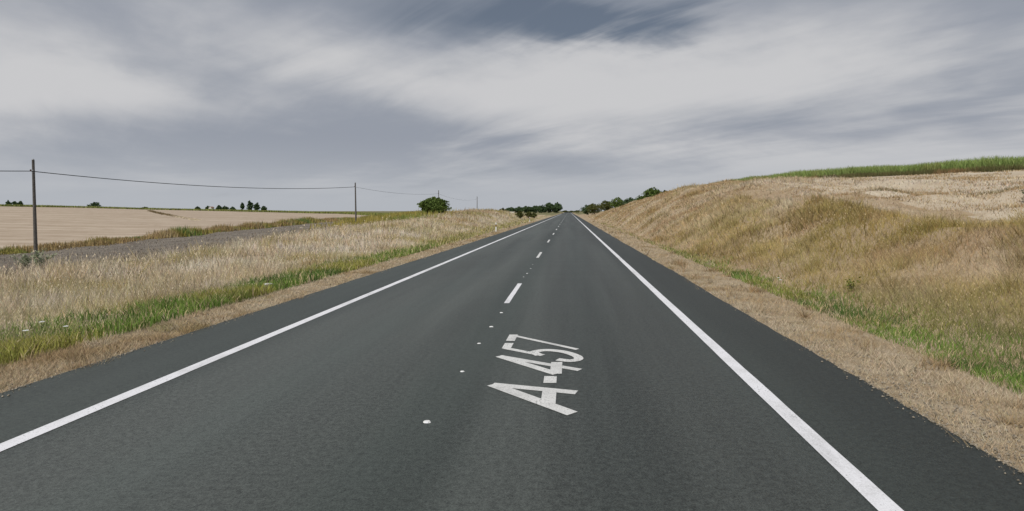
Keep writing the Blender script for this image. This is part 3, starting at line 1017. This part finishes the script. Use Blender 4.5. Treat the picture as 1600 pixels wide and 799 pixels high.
# ------------------------------------------------------------------ trees and shrubs
def leaf_cloud(rx, z_lo, z_hi, n, leaf, c_lo, c_hi, rs, lobes=24):
    """leaf quads grouped in clumps over the lobes of a crown that fills rx by z_lo..z_hi"""
    L = rs.normal(size=(lobes, 3))
    L /= np.linalg.norm(L, axis=1)[:, None]
    L *= (0.38 + 0.20 * rs.random((lobes, 1)))
    L[0] = (0, 0, 0.05)
    lr = 0.26 + 0.14 * rs.random(lobes)
    lr[0] = 0.62
    nclump = max(40, n // 16)
    pr = lr ** 2 / (lr ** 2).sum()
    ci = rs.choice(lobes, nclump, p=pr)
    d = rs.normal(size=(nclump, 3))
    d /= np.linalg.norm(d, axis=1)[:, None]
    cc = L[ci] + d * lr[ci][:, None] * (0.55 + 0.47 * rs.random((nclump, 1)) ** 0.5)
    tone = rs.random(nclump) * 0.6 + 0.4 * rs.random(lobes)[ci]
    k = rs.integers(0, nclump, n)
    P = cc[k] + rs.normal(size=(n, 3)) * 0.055
    P[:, :2] /= np.percentile(np.abs(P[:, :2]), 98.5)
    lo, hi = np.percentile(P[:, 2], 1), np.percentile(P[:, 2], 99.5)
    tz = np.clip((P[:, 2] - lo) / (hi - lo), -0.02, 1.05)
    P[:, :2] *= rx * (0.80 + 0.35 * np.sqrt(np.clip(np.minimum(tz, 0.35) / 0.35, 0, 1)))[:, None] / 1.1
    P[:, :2] *= np.sqrt(np.clip(1 - 0.80 * np.clip((tz - 0.35) / 0.65, 0, 1) ** 2, 0.05, 1))[:, None]
    P[:, 2] = z_lo + tz * (z_hi - z_lo)
    u = rs.normal(size=(n, 3))
    u /= np.linalg.norm(u, axis=1)[:, None]
    v = np.cross(u, rs.normal(size=(n, 3)))
    v /= np.linalg.norm(v, axis=1)[:, None]
    s = leaf * (0.6 + 0.8 * rs.random((n, 1)))
    V = np.stack([P - u * s, P + v * s * 0.6, P + u * s, P - v * s * 0.6], 1).reshape(-1, 3)
    Q = np.arange(n * 4).reshape(n, 4)
    t = np.clip(tone[k] * 0.75 + 0.25 * rs.random(n), 0, 1)[:, None]
    c = c_lo * (1 - t) + c_hi * t
    return V, Q, np.repeat(c, 4, 0)


SEED = [100]
L_OAK = (np.array((0.060, 0.100, 0.025)), np.array((0.180, 0.250, 0.062)))
L_DARK = (np.array((0.055, 0.095, 0.045)), np.array((0.120, 0.175, 0.075)))
L_OLIVE = (np.array((0.065, 0.075, 0.025)), np.array((0.165, 0.175, 0.055)))


def tree(name, x, y, width, height, label, cat='tree', cols=L_OAK, n=900, leaf=None, trunk_frac=0.25, group=None, zoff=0.0):
    SEED[0] += 1
    rs = np.random.default_rng(SEED[0])
    g = hz1(x, y) + zoff
    root = empty(name, (x, y, g), rs.random() * 6.28)
    tag(root, label, cat, group)
    rx = width / 2
    zc = height * (trunk_frac + (1 - trunk_frac) * 0.42)
    rz = height - zc
    lf = leaf or max(0.09, 0.05 * width)
    V, Q, C = leaf_cloud(rx, trunk_frac * height, height, int(n * 2.3), lf * 1.1, cols[0], cols[1], rs)
    link_mesh('crown', np_mesh('crown', V, Q, C), M_LEAF, root)
    tv, tq, base = [], [], 0
    r0 = max(0.05, 0.030 * height + 0.012 * width)
    main = [(0, 0, -0.15), (0.03 * width, 0.01, zc * 0.5), (0.0, 0.04 * width, zc)]
    segs = [(main, (r0, r0 * 0.8, r0 * 0.35))]
    for k in range(5):
        a = k * 1.257 + rs.random()
        st = (0.02 * width, 0.01, zc * (0.35 + 0.1 * k))
        e = (math.cos(a) * rx * 0.6, math.sin(a) * rx * 0.6, zc + rz * (0.1 + 0.45 * rs.random()))
        md = tuple((p * 0.5 + q * 0.5) + (0.06 * height if i == 2 else 0) for i, (p, q) in enumerate(zip(st, e)))
        segs.append(([st, md, e], (r0 * 0.55, r0 * 0.36, r0 * 0.12)))
    for pts, rr in segs:
        v, q = tube_arrays(pts, rr, 6)
        tv.append(v)
        tq.append(q + base)
        base += len(v)
    link_mesh('trunk', np_mesh('trunk', np.concatenate(tv), np.concatenate(tq), smooth=True), M_BARK, root)
    return root


# the round tree behind the left mound
tree('round_tree', -20.75, 88, 4.0, 2.62, 'single round dark green tree standing behind the left grassy mound', n=4200, leaf=0.13, trunk_frac=0.05, zoff=0.0)

# shrubs at the foot of the mound beside the left verge
tree('roadside_shrub', -9.6, 112, 1.25, 1.45, 'narrow olive shrub beside the left verge, nearest of three', 'shrub', L_OLIVE, 700, 0.09, 0.1)
tree('roadside_shrub', -9.7, 139, 1.7, 1.55, 'round olive shrub beside the left verge, middle of three', 'shrub', L_OLIVE, 700, 0.10, 0.1)
tree('roadside_shrub', -9.3, 152, 1.8, 1.5, 'round olive shrub beside the left verge, farthest of three', 'shrub', L_OLIVE, 700, 0.10, 0.1)
tree('mound_shrub', -14.3, 124, 1.8, 1.0, 'low dark shrub on the top of the left mound', 'shrub', L_OLIVE, 500, 0.10, 0.05)

# belt of trees left of the far end of the road
for (x, y, w_, h_, lab) in (
        (-60, 600, 11, 5.6, 'low rounded tree at the left end of the far dark tree belt'),
        (-52, 606, 12, 6.4, 'second tree from the left in the far dark tree belt'),
        (-43.5, 600, 12, 6.8, 'third tree from the left in the far dark tree belt'),
        (-35, 604, 12, 7.2, 'fourth tree from the left in the far dark tree belt'),
        (-28, 598, 11, 7.8, 'tree right of the middle in the far dark tree belt'),
        (-21, 602, 13, 10.2, 'tall broad tree at the right end of the far tree belt, left of two'),
        (-12.2, 600, 11, 10.6, 'tall broad tree at the right end of the far tree belt, nearest the road')):
    tree('belt_tree', x, y, w_, h_, lab, 'tree', L_DARK, 1500, 0.45, 0.06, 'far tree belt left of the road')
for i, (x, y, w_, h_) in enumerate(((-4.5, 760, 9, 2.8), (3.5, 770, 9, 2.4), (11, 760, 10, 3.0))):
    tree('end_shrub', x, y, w_, h_, ('low shrub closing the far end of the road, left of three', 'low shrub closing the far end of the road, middle of three',
         'low shrub closing the far end of the road, right of three')[i], 'shrub', L_OLIVE, 500, 0.4, 0.05, 'shrubs at the end of the road')

# shrubs along the right crest
for (x, y, w_, h_, cols, lab) in (
        (8.2, 262, 6.6, 4.3, L_DARK, 'dark shrub at the foot of the right slope by the road end'),
        (10.6, 242, 7.4, 4.4, L_OLIVE, 'broad olive shrub second from the road end on the right'),
        (13.8, 216, 6.2, 4.2, L_OLIVE, 'rounded shrub third from the road end on the right'),
        (17.2, 202, 6.4, 4.1, L_OAK, 'green shrub in the middle of the row on the right crest'),
        (20.6, 190, 5.4, 3.0, L_DARK, 'small dark shrub half sunk behind the right crest'),
        (22.0, 172, 4.2, 2.9, L_OAK, 'small green shrub left of the tallest one on the right crest'),
        (22.4, 152, 5.0, 3.5, L_OAK, 'tallest bright green shrub on the right crest'),
        (25.0, 150, 3.6, 2.6, L_OLIVE, 'low shrub at the right end of the row on the right crest')):
    tree('crest_shrub', x, y, w_, h_, lab, 'shrub', cols, 1500, 0.17, 0.04, 'shrubs along the right crest')

# trees on the far left skyline
for (x, y, w_, top, nm, lab) in (
        (-487, 500, 3.4, 11.4, 'skyline_tree', 'small dark tree at the far left edge of the skyline'),
        (-481, 500, 5.5, 10.2, 'skyline_tree', 'broad bright tree just left of the tall near pole on the skyline'),
        (-476, 500, 3.8, 10.5, 'skyline_tree', 'small dark tree on the skyline closest to the left of the near pole'),
        (-412, 500, 9.0, 9.6, 'skyline_tree', 'lone dome shaped tree on the left skyline right of the near pole'),
        (-368, 500, 5.0, 5.2, 'skyline_tree', 'lowest tree alone on the skyline midway to the white house'),
        (-322, 500, 4.2, 5.8, 'skyline_tree', 'tree second to the left of the tiny white house'),
        (-313.5, 500, 4.0, 6.2, 'skyline_tree', 'tree directly left of the tiny white house'),
        (-304, 500, 4.6, 6.9, 'skyline_tree', 'tree directly right of the tiny white house'),
        (-298.5, 500, 4.4, 6.2, 'skyline_tree', 'tree second to the right of the tiny white house'),
        (-292, 500, 4.4, 5.6, 'skyline_tree', 'low tree between the white house and the tall clump'),
        (-283.5, 500, 3.0, 9.0, 'skyline_tree', 'slim tree at the left of the tall clump on the skyline'),
        (-277, 500, 4.8, 10.8, 'skyline_tree', 'tallest dark tree of the clump on the left skyline'),
        (-271, 500, 4.2, 9.2, 'skyline_tree', 'second tallest tree of the clump, right of the tallest'),
        (-265, 500, 5.0, 6.2, 'skyline_tree', 'low spreading tree at the right end of the clump')):
    g = hz1(x, y)
    tree(nm, x, y, w_, max(2.5, top - g), lab, 'tree', L_DARK, 500, 0.50, 0.03, 'trees on the left skyline')


def house(x, y):
    g = hz1(x, y) - 0.1
    root = tag(empty('white_house', (x, y, g)), 'tiny white gabled house among trees on the left skyline', 'house')
    bm = bmesh.new()
    add_box(bm, -1.1, 1.1, -2, 2, 0, 3.0)
    v = [bm.verts.new(p) for p in ((-1.1, -2, 3.0), (1.1, -2, 3.0), (0, -2, 3.6), (-1.1, 2, 3.0), (1.1, 2, 3.0), (0, 2, 3.6))]
    bm.faces.new((v[0], v[1], v[2]))
    bm.faces.new((v[4], v[3], v[5]))
    bm_obj('wall', bm, M_LIME, root)
    bm = bmesh.new()
    for s in (-1, 1):
        a = [bm.verts.new(p) for p in ((s * 1.3, -2.2, 2.93), (0, -2.2, 3.64), (0, 2.2, 3.64), (s * 1.3, 2.2, 2.93),
                                       (s * 1.3, -2.2, 3.05), (0, -2.2, 3.76), (0, 2.2, 3.76), (s * 1.3, 2.2, 3.05))]
        for f in ((0, 1, 2, 3), (4, 5, 6, 7), (0, 1, 5, 4), (2, 3, 7, 6), (0, 3, 7, 4)):
            bm.faces.new([a[i] for i in f])
    bm_obj('roof', bm, M_TILE, root)
    bm = bmesh.new()
    add_box(bm, -0.45, 0.45, -2.05, -1.99, 0.0, 2.0)
    bm_obj('door', bm, M_WOOD, root)


house(-308.5, 497)


# pale concrete culvert wall past the left mound
def culvert():
    x, y = -15.4, 156
    root = tag(empty('culvert_wall', (x, y, hz1(x, y)), R(-25)), 'small pale concrete wall past the end of the left mound', 'concrete wall')
    bm = bmesh.new()
    add_box(bm, -0.7, 0.7, -0.13, 0.13, -0.3, 0.85)
    bm_obj('wall', bm, M_CONC, root)
    bm = bmesh.new()
    add_box(bm, -0.76, 0.76, -0.18, 0.18, 0.85, 0.96)
    bm_obj('coping', bm, M_CONC, root)


culvert()


# ------------------------------------------------------------------ poles and wires
def pole(x, y, top, lean, label, wire_z, r=0.09):
    g = hz1(x, y)
    root = tag(empty('utility_pole', (x, y, g)), label, 'utility pole', 'wooden poles carrying the overhead cable')
    H = top - g
    pts = [(lean * t, 0, -0.4 + (H + 0.4) * t) for t in np.linspace(0, 1, 9)]
    rad = [r * (1.15 - 0.40 * t) for t in np.linspace(0, 1, 9)]
    V, Q = tube_arrays(pts, rad, 10)
    me_o = link_mesh('shaft', np_mesh('shaft', V, Q, smooth=True), M_POLE, root)
    bm = bmesh.new()
    bmesh.ops.create_cone(bm, cap_ends=True, segments=10, radius1=r * 0.76, radius2=r * 0.3, depth=0.07)
    bm_obj('cap', bm, M_STEEL, root, (lean, 0, H + 0.03))
    t = (wire_z - g + 0.4) / (H + 0.4)
    bm = bmesh.new()
    add_box(bm, -0.03, 0.03, -0.22, -0.05, -0.02, 0.02)
    add_box(bm, -0.05, 0.05, -0.075, -0.05, -0.12, 0.10)
    bm_obj('bracket', bm, M_STEEL, root, (lean * t, 0, wire_z - g))
    bm = bmesh.new()
    bmesh.ops.create_cone(bm, cap_ends=True, segments=10, radius1=0.05, radius2=0.035, depth=0.12)
    bm_obj('insulator', bm, M_CERAM, root, (lean * t, -0.2, wire_z - g + 0.05))
    return (x + lean * t, y - 0.2, wire_z)


A0 = pole(-46.5, 9.0, 5.5, 0.0, 'wooden pole beyond the left edge of the view', 4.85)
A1 = pole(-35.15, 38, 5.43, -0.20, 'tallest and nearest wooden pole standing in the ploughed field on the left', 4.67, 0.095)
A2 = pole(-25.5, 69, 5.43, -0.10, 'second wooden pole standing where the ploughed field meets the dry grass', 4.93, 0.09)
A3 = pole(-21.5, 95, 5.45, 0.0, 'pole whose tip shows above the round tree', 4.9, 0.07)
A4 = pole(-22.0, 138, 5.5, 0.0, 'farthest thin pole rising above the left mound right of the tree', 4.9, 0.08)


def wire(a, b, sag, label, r=0.028):
    a, b = np.array(a), np.array(b)
    pts = []
    for t in np.linspace(0, 1, 26):
        p = a * (1 - t) + b * t
        p[2] -= 4 * sag * t * (1 - t)
        pts.append(p)
    o = tube_obj('overhead_cable', pts, [r] * 26, M_WIRE, sides=6)
    tag(o, label, 'cable', 'cable spans between the poles')


wire(A0, A1, 0.55, 'black cable running from the nearest pole out of the left edge')
wire(A1, A2, 0.58, 'long sagging black cable between the nearest pole and the second pole')
wire(A2, A3, 0.40, 'short black cable from the second pole towards the round tree', 0.013)
wire(A3, A4, 0.60, 'thin cable from the pole behind the round tree to the farthest pole', 0.010)


# ------------------------------------------------------------------ delineator posts
def delineator(x, y, label):
    g = hz1(x, y)
    root = tag(empty('marker_post', (x, y, g), R(4)), label, 'marker post', 'white roadside marker posts')
    bm = bmesh.new()
    for (z0, z1) in ((-0.2, 0.52), (0.74, 0.86)):
        add_box(bm, -0.065, 0.065, -0.05, 0.05, z0, z1)
    v = add_box(bm, -0.065, 0.065, -0.05, 0.05, 0.86, 0.95)
    v[4].co.z -= 0.05
    v[7].co.z -= 0.05
    bm_obj('body', bm, M_WHITEP, root)
    bm = bmesh.new()
    add_box(bm, -0.067, 0.067, -0.052, 0.052, 0.52, 0.74)
    bm_obj('black_band', bm, M_BLACKP, root)
    bm = bmesh.new()
    add_box(bm, -0.025, 0.025, -0.060, -0.052, 0.56, 0.70)
    bm_obj('reflector', bm, M_AMBER, root)


delineator(-7.3, 57.6, 'nearer white marker post with black band beside the left shoulder')
delineator(-7.3, 107, 'farther white marker post by the shrubs on the left shoulder')


# ------------------------------------------------------------------ raised road studs along the centre line
def stud(x, y, label, s=1.0):
    root = tag(empty('road_stud', (x, y, 0.0), R(random.uniform(-6, 6))), label, 'road stud', 'white road studs on the centre line')
    bm = bmesh.new()
    rr = random.Random(int(y * 100))
    ang = [math.pi / 8 + k * math.pi / 4 for k in range(8)]
    wob = [rr.uniform(0.78, 1.08) for k in range(8)]
    b = [bm.verts.new((0.060 * math.cos(a) * q, 0.052 * math.sin(a) * q, 0.001)) for a, q in zip(ang, wob)]
    t = [bm.verts.new((0.040 * math.cos(a) * q, 0.030 * math.sin(a) * q, 0.018)) for a, q in zip(ang, wob)]
    bm.faces.new(b[::-1])
    bm.faces.new(t)
    for i in range(8):
        j = (i + 1) % 8
        bm.faces.new((b[i], b[j], t[j], t[i]))
    o = bm_obj('body', bm, M_WHITEP, root)
    o.scale = (s, s, s)
    bm = bmesh.new()
    q = [bm.verts.new(p) for p in ((-0.024, -0.052, 0.006), (0.024, -0.052, 0.006), (0.018, -0.030, 0.021), (-0.018, -0.030, 0.021))]
    bm.faces.new(q)
    o = bm_obj('reflector', bm, M_GLASS, root)
    o.scale = (s, s, s)


for x, y, lab, s in ((-1.375, 5.59, 'white road stud closest to the camera, left of the letter A', 1.1),
                     (-1.36, 7.35, 'white road stud second from the camera, left of the figure 4', 0.8),
                     (-1.39, 8.91, 'white road stud third from the camera, left of the figure 5', 0.75),
                     (-1.37, 10.19, 'white road stud fourth from the camera, just past the figure 7', 1.0),
                     (-1.36, 11.6, 'white road stud just before the first centre dash', 0.9),
                     (-1.41, 17.9, 'white road stud first past the first centre dash', 0.6),
                     (-1.37, 18.9, 'white road stud second past the first centre dash', 0.95),
                     (-1.36, 20.5, 'white road stud third past the first centre dash', 0.7),
                     (-1.38, 22.0, 'white road stud last before the second centre dash', 0.6)):
    stud(x, y, lab, s * 0.68)


# ------------------------------------------------------------------ small plants and litter
def flower(x, y, hgt, r, label):
    g = hz1(x, y)
    root = tag(empty('wild_flower', (x, y, g)), label, 'flower', 'white wild flowers in the roadside grass')
    tube_obj('stem', [(0, 0, -0.03), (0.01, 0, hgt * 0.5), (0.02, 0.01, hgt)], [0.004, 0.0035, 0.003], M_STEM, root, 5)
    bm = bmesh.new()
    rs = random.Random(int(x * 1000) + 5)
    for k in range(22):
        a, q = k * 2.4, r * math.sqrt(k / 22)
        c = (0.02 + math.cos(a) * q, 0.01 + math.sin(a) * q, hgt + 0.012 - q * q * 2 + rs.uniform(0, 0.008))
        s = r * 0.30
        vs = [bm.verts.new((c[0] + math.cos(b) * s, c[1] + math.sin(b) * s, c[2] + (0.004 if i % 2 else -0.004)))
              for i, b in enumerate(np.linspace(0, 2 * math.pi, 6)[:-1])]
        bm.faces.new(vs)
    bm_obj('umbel', bm, M_WHITEP, root)


M_STEM = mat_plain('green_stem', (0.12, 0.17, 0.05), 0.8, 0.2, 20)
flower(-8.66, 9.43, 0.34, 0.034, 'white flower head farthest from the road in the left green grass')
flower(-8.24, 8.70, 0.32, 0.034, 'white flower head nearest the left edge of the picture')
flower(-7.85, 8.95, 0.30, 0.030, 'white flower head nearest the road in the left green grass')
flower(5.82, 15.9, 0.24, 0.045, 'white flower head low in the right ditch')
flower(5.95, 16.4, 0.24, 0.04, 'white flower head behind another in the right ditch')


def weed(name, x, y, hgt, nl, leaf, c0, c1, label, spread=0.18):
    """a bushy weed: stems and broad leaves"""
    SEED[0] += 1
    rs = np.random.default_rng(SEED[0])
    g = hz1(x, y)
    root = tag(empty(name, (x, y, g)), label, 'weed')
    tv, tq, base = [], [], 0
    tips = []
    for k in range(7):
        a = rs.random() * 6.28
        q = spread * rs.random()
        e = (math.cos(a) * q, math.sin(a) * q, hgt * (0.7 + 0.3 * rs.random()))
        v, qd = tube_arrays([(0, 0, -0.03), (e[0] * 0.4, e[1] * 0.4, e[2] * 0.5), e], (0.008, 0.006, 0.003), 5)
        tv.append(v); tq.append(qd + base); base += len(v)
        tips.append(e)
    link_mesh('stems', np_mesh('stems', np.concatenate(tv), np.concatenate(tq), smooth=True), M_STEM, root)
    T = np.array(tips)[rs.integers(0, 7, nl)]
    t = rs.random((nl, 1)) ** 0.7
    P = T * t + rs.normal(size=(nl, 3)) * np.array((0.05, 0.05, 0.03))
    P[:, 2] = np.maximum(P[:, 2], 0.03)
    a = rs.random(nl) * 6.28
    u = np.stack([np.cos(a), np.sin(a), 0.5 * rs.normal(size=nl)], 1)
    u /= np.linalg.norm(u, axis=1)[:, None]
    v = np.cross(u, np.array((0, 0, 1.0))[None] + 0.4 * rs.normal(size=(nl, 3)))
    v /= np.linalg.norm(v, axis=1)[:, None]
    s = leaf * (0.6 + 0.8 * rs.random((nl, 1)))
    V = np.stack([P, P + u * s * 0.5 + v * s * 0.28, P + u * s, P + u * s * 0.5 - v * s * 0.28], 1).reshape(-1, 3)
    tc = rs.random((nl, 1))
    link_mesh('leaves', np_mesh('leaves', V, np.arange(nl * 4).reshape(nl, 4), np.repeat(c0 * (1 - tc) + c1 * tc, 4, 0)), M_LEAF, root)


weed('leafy_weed', 7.05, 14.4, 0.34, 140, 0.07, GREEN * 0.9, OLIVE, 'upright leafy green weed at the foot of the right slope')
SAGE0, SAGE1 = np.array((0.26, 0.31, 0.17)), np.array((0.48, 0.50, 0.36))
weed('thistle', -28.2, 30.6, 0.95, 420, 0.12, SAGE0, SAGE1, 'grey green thistle right of the foot of the nearest pole', 0.7)
weed('thistle', -27.6, 29.2, 0.85, 420, 0.12, SAGE0, SAGE1, 'grey green thistle left of the foot of the nearest pole', 0.7)
weed('dark_weed', 18.2, 22.6, 0.6, 500, 0.14, np.array((0.08, 0.09, 0.045)), np.array((0.17, 0.16, 0.09)), 'dark weed clump at the right edge above the slope', 0.8)


def litter():
    x, y = -7.98, 15.3
    root = tag(empty('litter_bottle', (x, y, hz1(x, y) + 0.12), R(40)), 'white plastic bottle lying in the green grass by the left verge', 'bottle')
    bm = bmesh.new()
    prof = [(0.0, 0.0), (0.034, 0.003), (0.037, 0.02), (0.037, 0.15), (0.03, 0.185), (0.014, 0.21), (0.014, 0.225), (0.0, 0.225)]
    rings = []
    for r_, l in prof:
        rings.append([bm.verts.new((l - 0.11, r_ * math.cos(a), r_ * math.sin(a) + 0.04)) for a in np.linspace(0, 2 * math.pi, 13)[:-1]])
    for a, b in zip(rings, rings[1:]):
        for i in range(12):
            bm.faces.new((a[i], a[(i + 1) % 12], b[(i + 1) % 12], b[i]))
    bmesh.ops.remove_doubles(bm, verts=bm.verts[:], dist=1e-5)
    bm_obj('body', bm, M_WHITEP, root, smooth=True)
    bm = bmesh.new()
    bmesh.ops.create_cone(bm, cap_ends=True, segments=12, radius1=0.017, radius2=0.017, depth=0.02)
    c = bm_obj('cap', bm, M_WIRE, root, (0.124, 0, 0.04))
    c.rotation_euler = (0, R(90), 0)


litter()
